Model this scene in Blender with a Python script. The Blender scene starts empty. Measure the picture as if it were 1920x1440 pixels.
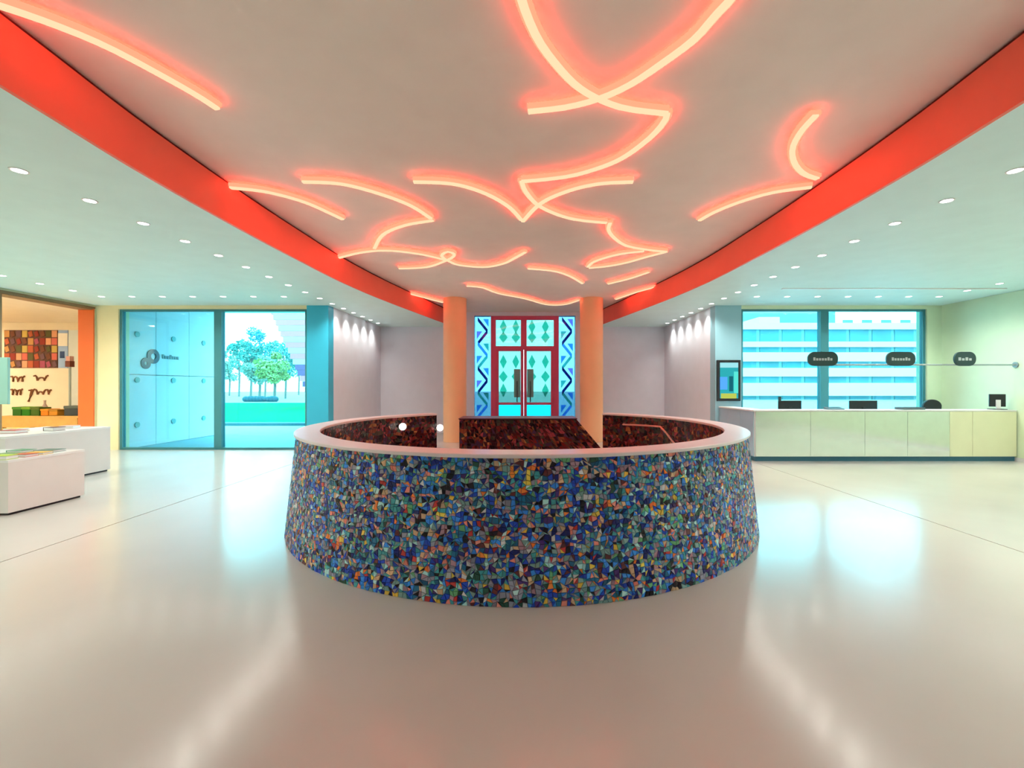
import bpy, bmesh, math, random
from mathutils import Vector, Matrix

random.seed(7)
SC = bpy.context.scene
COL = SC.collection
PI = math.pi

# ------------------------------------------------------------------ camera
EYE = 1.6
F = 827.0            # focal length in pixels of the 1920x1440 frame
VX, VY = 984.0, 723.0
cam_d = bpy.data.cameras.new('camera')
cam = bpy.data.objects.new('camera', cam_d)
COL.objects.link(cam)
cam.location = (0, 0, EYE)
cam.rotation_euler = (PI / 2, 0, 0)
cam_d.sensor_width = 36.0
cam_d.lens = F / 1920.0 * 36.0
cam_d.shift_x = -(VX - 960.0) / 1920.0
cam_d.shift_y = (VY - 720.0) / 1920.0
cam_d.clip_start = 0.05
cam_d.clip_end = 500
SC.camera = cam

# ------------------------------------------------------------------ world, sun, exposure
world = bpy.data.worlds.new('world')
SC.world = world
world.use_nodes = True
bg = world.node_tree.nodes['Background']
bg.inputs['Color'].default_value = (0.66, 0.92, 1.0, 1)
bg.inputs['Strength'].default_value = 3.3
sun_d = bpy.data.lights.new('sun', 'SUN')
sun_d.energy = 0.7
sun_d.angle = math.radians(6)
sun_d.color = (1.0, 0.96, 0.9)
sun = bpy.data.objects.new('sun', sun_d)
COL.objects.link(sun)
sun.rotation_euler = (math.radians(38), 0, math.radians(-20))
SC.view_settings.view_transform = 'Standard'
SC.view_settings.look = 'None'
SC.view_settings.exposure = 1.4
SC.view_settings.gamma = 1.0
SC.view_settings.use_curve_mapping = False
try:
    SC.cycles.use_denoising = True
    SC.cycles.use_adaptive_sampling = True
    SC.cycles.adaptive_threshold = 0.08
    SC.cycles.adaptive_min_samples = 16
    SC.cycles.max_bounces = 5
    SC.cycles.diffuse_bounces = 3
    SC.cycles.glossy_bounces = 3
    SC.cycles.transparent_max_bounces = 12
    SC.cycles.sample_clamp_indirect = 6.0
    SC.cycles.caustics_reflective = False
    SC.cycles.caustics_refractive = False
except Exception:
    pass

# strengths of the lamps of the place
SPOT_W = 26.0
NEON_CORE = 0.48
NEON_RED = 3.8


def s2l(r, g, b):
    def f(c):
        c /= 255.0
        return c / 12.92 if c <= 0.04045 else ((c + 0.055) / 1.055) ** 2.4
    return (f(r), f(g), f(b))


def PX(x, Y):
    return (x - VX) * Y / F


def PZ(y, Y):
    return EYE + (VY - y) * Y / F


# ------------------------------------------------------------------ materials
MATS = {}


def mat(name, col, rough=0.5, metal=0.0, spec=0.5, noise=None, bump=None, coat=0.0):
    if name in MATS:
        return MATS[name]
    m = bpy.data.materials.new(name)
    m.use_nodes = True
    nt = m.node_tree
    b = nt.nodes['Principled BSDF']
    b.inputs['Base Color'].default_value = (*col, 1)
    b.inputs['Roughness'].default_value = rough
    b.inputs['Metallic'].default_value = metal
    b.inputs['Specular IOR Level'].default_value = spec
    b.inputs['Coat Weight'].default_value = coat
    tc = nt.nodes.new('ShaderNodeTexCoord')
    n = nt.nodes.new('ShaderNodeTexNoise')
    sc, amt = noise or (3.0, 0.04)
    n.inputs['Scale'].default_value = sc
    n.inputs['Detail'].default_value = 4
    nt.links.new(tc.outputs['Object'], n.inputs['Vector'])
    mx = nt.nodes.new('ShaderNodeMix')
    mx.data_type = 'RGBA'
    mx.blend_type = 'MULTIPLY'
    mx.inputs[0].default_value = 1.0
    mx.inputs[6].default_value = (*col, 1)
    rp = nt.nodes.new('ShaderNodeMapRange')
    rp.inputs['From Min'].default_value = 0.3
    rp.inputs['From Max'].default_value = 0.7
    rp.inputs['To Min'].default_value = 1.0 - amt
    rp.inputs['To Max'].default_value = 1.0
    nt.links.new(n.outputs['Fac'], rp.inputs['Value'])
    nt.links.new(rp.outputs['Result'], mx.inputs[7])
    nt.links.new(mx.outputs[2], b.inputs['Base Color'])
    if bump:
        bn = nt.nodes.new('ShaderNodeTexNoise')
        bn.inputs['Scale'].default_value = bump[0]
        nt.links.new(tc.outputs['Object'], bn.inputs['Vector'])
        bp = nt.nodes.new('ShaderNodeBump')
        bp.inputs['Strength'].default_value = bump[1]
        bp.inputs['Distance'].default_value = 0.01
        nt.links.new(bn.outputs['Fac'], bp.inputs['Height'])
        nt.links.new(bp.outputs['Normal'], b.inputs['Normal'])
    MATS[name] = m
    return m


def emat(name, col, strength, sampled=True):
    if name in MATS:
        return MATS[name]
    m = bpy.data.materials.new(name)
    m.use_nodes = True
    nt = m.node_tree
    nt.nodes.remove(nt.nodes['Principled BSDF'])
    e = nt.nodes.new('ShaderNodeEmission')
    e.inputs['Color'].default_value = (*col, 1)
    e.inputs['Strength'].default_value = strength
    nt.links.new(e.outputs[0], nt.nodes['Material Output'].inputs['Surface'])
    if sampled is False:
        m.cycles.emission_sampling = 'NONE'      # too weak to be worth sampling as a lamp
    MATS[name] = m
    return m


def glassmat(name, tint, refl=0.08):
    """thin pane: tinted see-through with a weak mirror on top"""
    if name in MATS:
        return MATS[name]
    m = bpy.data.materials.new(name)
    m.use_nodes = True
    nt = m.node_tree
    nt.nodes.remove(nt.nodes['Principled BSDF'])
    t = nt.nodes.new('ShaderNodeBsdfTransparent')
    t.inputs['Color'].default_value = (*tint, 1)
    g = nt.nodes.new('ShaderNodeBsdfGlossy')
    g.inputs['Roughness'].default_value = 0.03
    g.inputs['Color'].default_value = (0.9, 1, 1, 1)
    mx = nt.nodes.new('ShaderNodeMixShader')
    fr = nt.nodes.new('ShaderNodeFresnel')
    fr.inputs['IOR'].default_value = 1.35
    nt.links.new(fr.outputs[0], mx.inputs[0])
    nt.links.new(t.outputs[0], mx.inputs[1])
    nt.links.new(g.outputs[0], mx.inputs[2])
    nt.links.new(mx.outputs[0], nt.nodes['Material Output'].inputs['Surface'])
    MATS[name] = m
    return m


def attrmat(name, rough=0.2, gain=1.0):
    """colour of each tessera comes from its own colour attribute"""
    m = bpy.data.materials.new(name)
    m.use_nodes = True
    nt = m.node_tree
    b = nt.nodes['Principled BSDF']
    a = nt.nodes.new('ShaderNodeAttribute')
    a.attribute_name = 'Col'
    nt.links.new(a.outputs['Color'], b.inputs['Base Color'])
    b.inputs['Roughness'].default_value = rough
    b.inputs['Specular IOR Level'].default_value = 0.5
    MATS[name] = m
    return m


M_floor = mat('polished_floor', (0.59, 0.575, 0.53), 0.19, noise=(0.8, 0.07), spec=0.6)
M_joint = mat('floor_joint', (0.25, 0.24, 0.22), 0.6)
M_ceil = mat('ceiling_plaster', (0.92, 0.83, 0.75), 0.7)
M_lowceil = mat('soffit_plaster', (0.72, 0.94, 0.92), 0.6)  # aqua in the plaster colour stands in for bounced cyan window light
M_wall = mat('white_wall', (0.77, 0.81, 0.90), 0.6)
M_cream = mat('cream_wall', (0.86, 0.82, 0.52), 0.6)
M_green = mat('pale_green_wall', (0.75, 0.90, 0.64), 0.55)
M_blue = mat('blue_pier_paint', (0.04, 0.50, 0.72), 0.35)
M_greyblue = mat('grey_blue_pier_paint', (0.32, 0.58, 0.68), 0.4)
M_coral = mat('coral_fascia_paint', (1.0, 0.19, 0.12), 0.5)
M_gap = mat('shadow_gap', (0.12, 0.02, 0.015), 0.9)
M_frame = mat('teal_window_frame', (0.05, 0.26, 0.30), 0.4)
M_glass = glassmat('cyan_glass', (0.56, 0.92, 0.97))
M_glass2 = glassmat('clear_cyan_glass', (0.55, 0.96, 1.0))
M_pink = mat('magenta_door_frame', (0.66, 0.09, 0.20), 0.4)
M_column = mat('neon_tinted_plaster', (1.0, 0.58, 0.31), 0.5)  # orange in the base colour stands in for neon light on off-white plaster
M_rim = mat('pale_rim', (0.88, 0.85, 0.86), 0.3)
M_grout = mat('dark_grout', (0.06, 0.06, 0.075), 0.8)
M_tess = attrmat('glass_tessera', 0.22)
M_plinth = mat('white_plinth', (0.78, 0.75, 0.72), 0.5)
M_black = mat('black_plastic', (0.012, 0.014, 0.018), 0.4)
M_kick = mat('blue_kick', (0.03, 0.17, 0.26), 0.4)
M_steel = mat('brushed_steel', (0.78, 0.86, 0.83), 0.13, metal=0.95, noise=(8, 0.05))
M_lam = mat('pale_yellow_laminate', (0.80, 0.82, 0.55), 0.4)
M_white = mat('white_gloss', (0.85, 0.86, 0.85), 0.3)
M_slate = mat('dark_slate_sign', (0.022, 0.06, 0.065), 0.5)
M_signtext = mat('pale_lettering', (0.55, 0.60, 0.62), 0.6)
M_rail = mat('grey_rail', (0.35, 0.42, 0.42), 0.4, metal=0.5)
M_orange = mat('orange_jamb', (0.85, 0.16, 0.03), 0.5)
M_bronze = mat('bronze_frame', (0.30, 0.18, 0.08), 0.5)
M_shop = mat('shop_wall', (0.90, 0.84, 0.72), 0.6)
M_wood = mat('honey_wood', (0.80, 0.52, 0.18), 0.5, noise=(6, 0.15))

# ------------------------------------------------------------------ mesh helpers


class MB:
    def __init__(self):
        self.v = []
        self.f = []

    def quadbox(self, c8):
        o = len(self.v)
        self.v += [tuple(p) for p in c8]
        self.f += [tuple(o + i for i in q) for q in
                   ((0, 3, 2, 1), (4, 5, 6, 7), (0, 1, 5, 4), (1, 2, 6, 5), (2, 3, 7, 6), (3, 0, 4, 7))]
        return self

    def box(self, x0, x1, y0, y1, z0, z1):
        return self.quadbox([(x0, y0, z0), (x1, y0, z0), (x1, y1, z0), (x0, y1, z0),
                             (x0, y0, z1), (x1, y0, z1), (x1, y1, z1), (x0, y1, z1)])

    def prism(self, pts, axis, a0, a1):
        """closed polygon pts (2d) extruded along axis from a0 to a1"""
        n = len(pts)
        o = len(self.v)

        def p3(p, a):
            if axis == 'z':
                return (p[0], p[1], a)
            if axis == 'y':
                return (p[0], a, p[1])
            return (a, p[0], p[1])
        self.v += [p3(p, a0) for p in pts] + [p3(p, a1) for p in pts]
        self.f += [tuple(range(o + n - 1, o - 1, -1)), tuple(range(o + n, o + 2 * n))]
        for i in range(n):
            j = (i + 1) % n
            self.f.append((o + i, o + j, o + n + j, o + n + i))
        return self

    def cyl(self, c, r, h, n=24, axis='z', r2=None):
        r2 = r if r2 is None else r2
        o = len(self.v)

        def p3(a, rr, k):
            u, w = rr * math.cos(a), rr * math.sin(a)
            if axis == 'z':
                return (c[0] + u, c[1] + w, c[2] + k)
            if axis == 'y':
                return (c[0] + u, c[1] + k, c[2] + w)
            return (c[0] + k, c[1] + u, c[2] + w)
        for i in range(n):
            self.v.append(p3(2 * PI * i / n, r, 0))
        for i in range(n):
            self.v.append(p3(2 * PI * i / n, r2, h))
        self.f += [tuple(range(o + n - 1, o - 1, -1)), tuple(range(o + n, o + 2 * n))]
        for i in range(n):
            j = (i + 1) % n
            self.f.append((o + i, o + j, o + n + j, o + n + i))
        return self

    def lathe(self, c, prof, n=24):
        """profile of (r, z) about the vertical through c"""
        o = len(self.v)
        m = len(prof)
        for i in range(n):
            a = 2 * PI * i / n
            for r, z in prof:
                self.v.append((c[0] + r * math.cos(a), c[1] + r * math.sin(a), c[2] + z))
        for i in range(n):
            k = (i + 1) % n
            for j in range(m - 1):
                self.f.append((o + i * m + j, o + k * m + j, o + k * m + j + 1, o + i * m + j + 1))
        return self

    def ring(self, c, r0, r1, h, n=24, axis='z'):
        o = len(self.v)

        def p3(a, rr, k):
            u, w = rr * math.cos(a), rr * math.sin(a)
            if axis == 'z':
                return (c[0] + u, c[1] + w, c[2] + k)
            if axis == 'y':
                return (c[0] + u, c[1] + k, c[2] + w)
            return (c[0] + k, c[1] + u, c[2] + w)
        for i in range(n):
            a = 2 * PI * i / n
            self.v += [p3(a, r0, 0), p3(a, r1, 0), p3(a, r1, h), p3(a, r0, h)]
        for i in range(n):
            p, q = o + 4 * i, o + 4 * ((i + 1) % n)
            for j in range(4):
                k = (j + 1) % 4
                self.f.append((p + j, q + j, q + k, p + k))
        return self

    def tube(self, pts, r, n=8):
        pts = [Vector(p) for p in pts]
        o = len(self.v)
        up = Vector((0, 0, 1))
        for i, p in enumerate(pts):
            d = (pts[min(i + 1, len(pts) - 1)] - pts[max(i - 1, 0)]).normalized()
            ref = up if abs(d.z) < 0.95 else Vector((1, 0, 0))
            a = d.cross(ref).normalized()
            b = d.cross(a).normalized()
            for k in range(n):
                t = 2 * PI * k / n
                self.v.append(tuple(p + a * (r * math.cos(t)) + b * (r * math.sin(t))))
        for i in range(len(pts) - 1):
            for k in range(n):
                q = (k + 1) % n
                self.f.append((o + i * n + k, o + i * n + q, o + (i + 1) * n + q, o + (i + 1) * n + k))
        e = o + (len(pts) - 1) * n
        self.f += [tuple(range(o, o + n)), tuple(range(e + n - 1, e - 1, -1))]
        return self

    def sphere(self, c, r, n=16, m=10, sc=(1, 1, 1)):
        o = len(self.v)
        for j in range(m + 1):
            t = PI * j / m
            for i in range(n):
                a = 2 * PI * i / n
                self.v.append((c[0] + sc[0] * r * math.sin(t) * math.cos(a),
                               c[1] + sc[1] * r * math.sin(t) * math.sin(a), c[2] + sc[2] * r * math.cos(t)))
        for j in range(m):
            for i in range(n):
                k = (i + 1) % n
                self.f.append((o + j * n + i, o + (j + 1) * n + i, o + (j + 1) * n + k, o + j * n + k))
        return self

    def build(self, name, material, parent=None, smooth=False, bevel=0.0):
        me = bpy.data.meshes.new(name)
        me.from_pydata(self.v, [], self.f)
        bm = bmesh.new()
        bm.from_mesh(me)
        bmesh.ops.remove_doubles(bm, verts=bm.verts, dist=1e-5)
        bmesh.ops.recalc_face_normals(bm, faces=bm.faces)
        bm.to_mesh(me)
        bm.free()
        me.materials.append(material)
        if smooth:
            for p in me.polygons:
                p.use_smooth = True
            try:
                me.set_sharp_from_angle(angle=math.radians(35))
            except Exception:
                pass
        ob = bpy.data.objects.new(name, me)
        COL.objects.link(ob)
        if parent is not None:
            ob.parent = parent
            ob.matrix_parent_inverse = Matrix.Translation(-Vector(parent.location))
        if bevel:
            md = ob.modifiers.new('bevel', 'BEVEL')
            md.width = bevel
            md.segments = 2
            md.limit_method = 'ANGLE'
        return ob


def empty(name, loc=(0, 0, 0)):
    e = bpy.data.objects.new(name, None)
    COL.objects.link(e)
    e.location = loc
    e.empty_display_size = 0.1
    return e


def tag(o, label, cat, group=None):
    o['label'] = label
    o['category'] = cat
    if group:
        o['group'] = group
    return o


def structure(o):
    o['kind'] = 'structure'
    return o


def stuff(o):
    o['kind'] = 'stuff'
    return o


def copy_tree(o, loc):
    c = o.copy()
    COL.objects.link(c)
    c.location = loc
    for ch in o.children:
        d = ch.copy()
        COL.objects.link(d)
        d.parent = c
        d.matrix_parent_inverse = ch.matrix_parent_inverse.copy()
    return c


# ------------------------------------------------------------------ the room
XL, XR = -10.7, 10.4
YB, YW, YD = -5.0, 11.0, 15.0      # behind the camera, window wall, back wall
XAL, XAR = -4.9, 4.75              # alcove side walls
ZLOW, ZHIGH = 3.6, 4.1

# floor: three poured fields with open joints under the downlight rows
fl = structure(MB().box(XL, XR, YB, YD, -0.30, -0.06).build('floor', M_joint))
J = 0.006
for (x0, x1) in ((XL, -4.75 - J), (-4.75 + J, 4.78 - J), (4.78 + J, XR)):
    MB().box(x0, x1, YB, YW if x0 < -5 or x1 > 5 else YD, -0.06, 0.0).build('floor_field', M_floor, fl)

# plan curve of the raised ceiling
FCURVE = [(YB, 2.90), (-2.5, 3.05), (0.0, 3.25), (2.92, 3.48), (4.0, 3.58), (5.1, 3.62), (6.2, 3.62), (7.2, 3.59), (8.0, 3.56),
          (8.7, 3.51), (9.7, 3.39), (10.8, 3.21), (11.8, 3.02), (13.0, 2.79), (14.1, 2.57), (YD, 2.42)]


def smooth_curve(pts, sub=4):
    out = []
    n = len(pts)
    for i in range(n - 1):
        p0, p1, p2, p3 = pts[max(i - 1, 0)], pts[i], pts[i + 1], pts[min(i + 2, n - 1)]
        for k in range(sub):
            t = k / sub
            out.append(tuple(0.5 * ((2 * p1[a]) + (-p0[a] + p2[a]) * t + (2 * p0[a] - 5 * p1[a] + 4 * p2[a] - p3[a]) * t * t
                                    + (-p0[a] + 3 * p1[a] - 3 * p2[a] + p3[a]) * t ** 3) for a in range(len(p1))))
    out.append(tuple(pts[-1]))
    return out


FC = smooth_curve(FCURVE, 4)
structure(MB().box(XL, XR, YB, YD + 0.2, ZHIGH, ZHIGH + 0.2).build('ceiling', M_ceil))


def soffit(name, s, xw, xa):
    poly = [(s * x, y) for y, x in FC]
    poly += [(xa, YD), (xa, YW), (xw, YW), (xw, YB)]
    m = MB()
    # bottom face as strips so that it stays planar and clean
    o = len(m.v)
    for (y, x) in FC:
        xo = xw if y <= YW else xa
        m.v += [(s * x, y, ZLOW), (xo, y, ZLOW)]
    # insert the step at the window wall
    rows = []
    m = MB()
    ys = [p[0] for p in FC]
    ins = False
    pts = []
    for i, (y, x) in enumerate(FC):
        if not ins and y > YW:
            y0, x0 = FC[i - 1]
            t = (YW - y0) / (y - y0)
            xi = x0 + t * (x - x0)
            pts.append((YW, xi, xw))
            pts.append((YW, xi, xa))
            ins = True
        pts.append((y, x, xw if y <= YW else xa))
    for i in range(len(pts) - 1):
        (y0, a0, b0), (y1, a1, b1) = pts[i], pts[i + 1]
        if abs(y1 - y0) < 1e-6:
            continue
        m.quadbox([(s * a0, y0, ZLOW), (b0, y0, ZLOW), (b1, y1, ZLOW), (s * a1, y1, ZLOW),
                   (s * a0, y0, ZLOW + 0.12), (b0, y0, ZLOW + 0.12), (b1, y1, ZLOW + 0.12), (s * a1, y1, ZLOW + 0.12)])
    return structure(m.build(name, M_lowceil))


soffit('ceiling_left', -1, XL, XAL)
soffit('ceiling_right', 1, XR, XAR)


def fascia(name, s):
    m = MB()
    g = MB()
    for i in range(len(FC) - 1):
        (y0, a0), (y1, a1) = FC[i], FC[i + 1]
        t = 0.03
        m.quadbox([(s * (a0 - 0.004), y0, ZLOW - 0.004), (s * (a0 + t), y0, ZLOW - 0.004), (s * (a1 + t), y1, ZLOW - 0.004), (s * (a1 - 0.004), y1, ZLOW - 0.004),
                   (s * (a0 - 0.004), y0, ZHIGH - 0.035), (s * (a0 + t), y0, ZHIGH - 0.035), (s * (a1 + t), y1, ZHIGH - 0.035), (s * (a1 - 0.004), y1, ZHIGH - 0.035)])
        g.quadbox([(s * (a0 + 0.02), y0, ZHIGH - 0.036), (s * (a0 + 0.06), y0, ZHIGH - 0.036), (s * (a1 + 0.06), y1, ZHIGH - 0.036), (s * (a1 + 0.02), y1, ZHIGH - 0.036),
                   (s * (a0 + 0.02), y0, ZHIGH), (s * (a0 + 0.06), y0, ZHIGH), (s * (a1 + 0.06), y1, ZHIGH), (s * (a1 + 0.02), y1, ZHIGH)])
    f = structure(m.build(name, M_coral))
    g.build('shadow_gap', M_gap, f)
    return f


fascia('trim_1', -1)
fascia('trim_2', 1)

# walls -------------------------------------------------------------
T = 0.37
# window wall, left of the alcove: jamb strip, header, pier
WX0, WX1 = PX(222, YW), PX(575, YW)        # left window opening
RX0, RX1 = PX(1390, YW), PX(1738, YW)      # right window opening
ZWT = 3.51
wl = structure(MB().box(XL, WX0, YW, YW + 0.3, 0, ZLOW).box(WX0, WX1, YW, YW + 0.3, ZWT, ZLOW).build('wall_window_left', M_cream))
structure(MB().box(WX1, XAL, YW, YW + 0.3, 0, ZLOW).build('wall_pier_left', M_blue))
wr = structure(MB().box(RX1, XR, YW, YW + 0.3, 0, ZLOW).box(RX0, RX1, YW, YW + 0.3, ZWT, ZLOW).build('wall_window_right', M_green))
structure(MB().box(XAR, RX0, YW, YW + 0.3, 0, ZLOW).build('wall_pier_right', M_greyblue))
# alcove
structure(MB().box(XAL - 0.3, XAL, YW + 0.3, YD, 0, ZLOW).build('wall_alcove_left', M_wall))
structure(MB().box(XAR, XAR + 0.3, YW + 0.3, YD, 0, ZLOW).build('wall_alcove_right', M_wall))
EX0, EX1 = PX(889, YD), PX(1079, YD)       # entrance opening
ZET = 3.98
structure(MB().box(XAL - 0.3, EX0, YD, YD + 0.3, 0, ZHIGH).box(EX1, XAR + 0.3, YD, YD + 0.3, 0, ZHIGH)
          .box(EX0, EX1, YD, YD + 0.3, ZET, ZHIGH).build('wall_back', M_wall))
# left wall with the shop opening
SY0, SY1, SZT = 9.0, 10.96, 3.50
structure(MB().box(XL - T, XL, YB, SY0, 0, ZHIGH).box(XL - T, XL, SY0, SY1, SZT, ZHIGH).box(XL - T, XL, SY1, YW, 0, ZHIGH)
          .build('wall_left', M_cream))
structure(MB().box(XR, XR + 0.3, YB, YW + 0.3, 0, ZHIGH).build('wall_right', M_green))
structure(MB().box(XL - T, XR + 0.3, YB - 0.3, YB, 0, ZHIGH).build('wall_rear', M_wall))
# bronze frame round the shop opening, orange reveal
fr = structure(MB().box(XL - 0.02, XL + 0.03, SY0 - 0.05, SY0, 0, SZT + 0.05).box(XL - 0.02, XL + 0.03, SY0, SY1, SZT, SZT + 0.05)
               .build('trim_3', M_bronze))
structure(MB().box(XL - T, XL + 0.01, SY1 - 0.03, SY1, 0, SZT).build('trim_4', M_orange))
structure(MB().box(XL - T, XL - 0.001, SY0, SY1, SZT - 0.02, SZT).build('trim_5', M_bronze))
# slim track on the lower ceiling before the right window
structure(MB().box(5.3, 9.9, 9.05, 9.11, ZLOW - 0.015, ZLOW).build('trim_6', M_white))
# white baseboards along the side walls
structure(MB().box(XL, XL + 0.012, YB, SY0 - 0.06, 0, 0.08).build('baseboard_left', M_white))
structure(MB().box(XR - 0.012, XR, YB, YW, 0, 0.08).build('baseboard_right', M_white))


def window(name, x0, x1, mull, frame_w=0.06):
    r = structure(empty(name, ((x0 + x1) / 2, YW + 0.1, 0)))
    m0, m1 = mull
    y0, y1 = YW + 0.04, YW + 0.14
    MB().box(x0, x0 + frame_w, y0, y1, 0.0, ZWT).box(x1 - frame_w, x1, y0, y1, 0.0, ZWT).box(x0 + frame_w, x1 - frame_w, y0, y1, ZWT - 0.05, ZWT) \
        .box(x0 + frame_w, x1 - frame_w, y0, y1, 0.0, 0.05).build('window_frame', M_frame, r)
    MB().box(m0, m1, y0 - 0.02, y1 + 0.02, 0.05, ZWT - 0.05).build('mullion', M_frame, r)
    MB().box(x0 + frame_w, m0, y0 + 0.045, y0 + 0.055, 0.05, ZWT - 0.05).build('pane', M_glass if name == 'window_1' else M_glass2, r)
    MB().box(m1, x1 - frame_w, y0 + 0.045, y0 + 0.055, 0.05, ZWT - 0.05).build('pane', M_glass2 if name == 'window_1' else M_glass, r)
    return r


window('window_1', WX0, WX1, (PX(400, YW), PX(414, YW)))
window('window_2', RX0, RX1, (PX(1540, YW), PX(1555, YW)))

# entrance doors in the back wall ------------------------------------
M_zig = glassmat('navy_film', (0.04, 0.10, 0.32))
M_teal = glassmat('teal_film', (0.22, 0.66, 0.58))
M_sky = glassmat('blue_film', (0.25, 0.55, 0.95))
M_dglass = glassmat('frosted_door_glass', (0.24, 0.42, 0.40))
M_sglass = glassmat('frosted_side_glass', (0.22, 0.38, 0.46))
M_lilac = glassmat('lilac_film', (0.60, 0.45, 0.95))
DX0, DX1 = PX(920, YD), PX(1048, YD)
DXC = PX(982, YD)
ZDT = PZ(592, YD)
ZTR = PZ(652, YD)
d = structure(empty('door_1', (DXC, YD + 0.1, 0)))
y0, y1 = YD + 0.05, YD + 0.15
MB().box(DX0, DX0 + 0.17, y0, y1, 0, ZDT).box(DX1 - 0.17, DX1, y0, y1, 0, ZDT).box(DX0 + 0.17, DX1 - 0.17, y0, y1, ZDT - 0.13, ZDT) \
    .build('door_frame', M_pink, d)
MB().box(DX0 + 0.17, DX1 - 0.17, y0, y1, ZTR - 0.06, ZTR + 0.06).build('transom_bar', M_pink, d)
MB().box(DXC - 0.10, DXC + 0.10, y0, y1, ZTR + 0.06, ZDT - 0.13).build('transom_post', M_pink, d)
for s, xa, xb in ((-1, DX0 + 0.17, DXC - 0.005), (1, DXC + 0.005, DX1 - 0.17)):
    MB().box(xa + (0 if s > 0 else 0.0), xb, y0 + 0.045, y0 + 0.055, ZTR + 0.06, ZDT - 0.13).build('transom_pane', M_dglass, d)
    leaf = empty('door_leaf', ((xa + xb) / 2, y0, 0))
    leaf.parent = d
    leaf.matrix_parent_inverse = Matrix.Translation(-Vector(d.location))
    fw = 0.10
    MB().box(xa, xa + fw, y0 + 0.02, y1 - 0.02, 0.01, ZTR - 0.06).box(xb - fw, xb, y0 + 0.02, y1 - 0.02, 0.01, ZTR - 0.06) \
        .box(xa + fw, xb - fw, y0 + 0.02, y1 - 0.02, 0.01, 0.12).box(xa + fw, xb - fw, y0 + 0.02, y1 - 0.02, ZTR - 0.11, ZTR - 0.06) \
        .box(xa + fw, xb - fw, y0 + 0.02, y1 - 0.02, PZ(757, YD) - 0.04, PZ(757, YD) + 0.04).build('leaf_frame', M_pink, leaf)
    MB().box(xa + fw, xb - fw, y0 + 0.045, y0 + 0.055, PZ(757, YD), ZTR - 0.11).build('pane', M_dglass, leaf)
    MB().box(xa + fw, xb - fw, y0 + 0.045, y0 + 0.055, 0.12, PZ(757, YD)).build('lower_pane', glassmat('blue_glass', (0.08, 0.60, 0.70)), leaf)
    hx = xb - 0.22 if s < 0 else xa + 0.22
    MB().box(hx - 0.11, hx + 0.11, y0 + 0.02, y0 + 0.03, PZ(745, YD), PZ(692, YD)).build('push_plate', mat('push_plate_green', (0.18, 0.45, 0.42), 0.3), leaf)
    MB().tube([(hx, y0 + 0.02, 1.05), (hx, y0 - 0.05, 1.05), (hx, y0 - 0.05, 1.75), (hx, y0 + 0.02, 1.75)], 0.018).build('pull_handle', M_slate, leaf)
    # lozenge film motifs on the glass
    for row, yy in enumerate((612, 632, 678, 706, 732)):
        for k in (0.27, 0.72):
            cx = xa + (xb - xa) * k
            cz = PZ(yy, YD)
            h = 0.20 if row % 2 else 0.24
            w = 0.15 if row % 2 else 0.12
            par = d if row < 2 else leaf
            if row == 4 and abs(cx - hx) < 0.2:
                continue
            MB().prism([(cx - w, cz), (cx, cz - h), (cx + w, cz), (cx, cz + h)], 'y', y0 + 0.036, y0 + 0.043).build('lozenge_motif', M_teal, par)
# zigzag side lights
for nm, xa, xb in (('window_3', EX0, DX0), ('window_4', DX1, EX1)):
    w = structure(empty(nm, ((xa + xb) / 2, YD + 0.1, 0)))
    MB().box(xa, xb, y0 + 0.045, y0 + 0.055, 0.0, ZDT).build('pane', M_sglass, w)
    MB().box(xa, xb, y0, y1, ZDT, ZET).build('head_panel', mat('blue_head_panel', (0.12, 0.35, 0.70), 0.4), w)
    ztop = ZDT - 0.1
    z = ztop
    k = 0
    mid = (xa + xb) / 2
    hw = (xb - xa) * 0.30
    while z > 0.3:
        sgn = 1 if k % 2 == 0 else -1
        st = 0.42
        a = (mid - sgn * hw, z)
        b = (mid + sgn * hw, z - st)
        mt = (M_zig, M_zig, M_sky, M_teal, M_zig, M_zig, M_teal, M_sky)[k % 8]
        MB().prism([(a[0], a[1] - 0.07), (b[0], b[1] - 0.07), (b[0], b[1] + 0.07), (a[0], a[1] + 0.07)], 'y', y0 + 0.034, y0 + 0.043).build('zigzag_motif', mt, w)
        ex = mid + (hw * 0.55) * (-1 if sgn > 0 else 1) * -1
        tri = [(mid + sgn * hw * 1.2, z), (mid + sgn * hw * 0.1, z + 0.0), (mid + sgn * hw * 1.2, z - 0.27)]
        MB().prism(tri, 'y', y0 + 0.036, y0 + 0.043).build('triangle_motif', (M_sky, M_lilac, M_teal, M_sky)[(k + (1 if xa > 0 else 0)) % 4], w)
        z -= st
        k += 1

# columns ------------------------------------------------------------
YC = 12.7
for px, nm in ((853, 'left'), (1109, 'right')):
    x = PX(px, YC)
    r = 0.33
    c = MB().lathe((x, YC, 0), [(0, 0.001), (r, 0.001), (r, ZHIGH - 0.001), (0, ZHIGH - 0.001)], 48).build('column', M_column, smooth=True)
    tag(c, 'round plaster column, neon glow in its colour, between the ring and the doors, on the shop side' if nm == 'left'
        else 'round plaster column, neon glow in its colour, between the ring and the doors, on the reception side', 'column')

# ------------------------------------------------------------------ downlights
M_dl = emat('downlight_lens', (1.0, 1.0, 0.96), 6.0, False)
M_dltrim = mat('downlight_trim', (0.9, 0.92, 0.9), 0.4)
spot_data = bpy.data.lights.new('downlight_beam', 'SPOT')
spot_data.energy = SPOT_W
spot_data.spot_size = math.radians(150)
spot_data.spot_blend = 1.0
spot_data.shadow_soft_size = 0.04
spot_data.color = (1.0, 0.98, 0.88)
alcove_data = spot_data.copy()
alcove_data.energy = SPOT_W * 1.1
alcove_data.spot_size = math.radians(100)
dl0 = None


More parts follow.
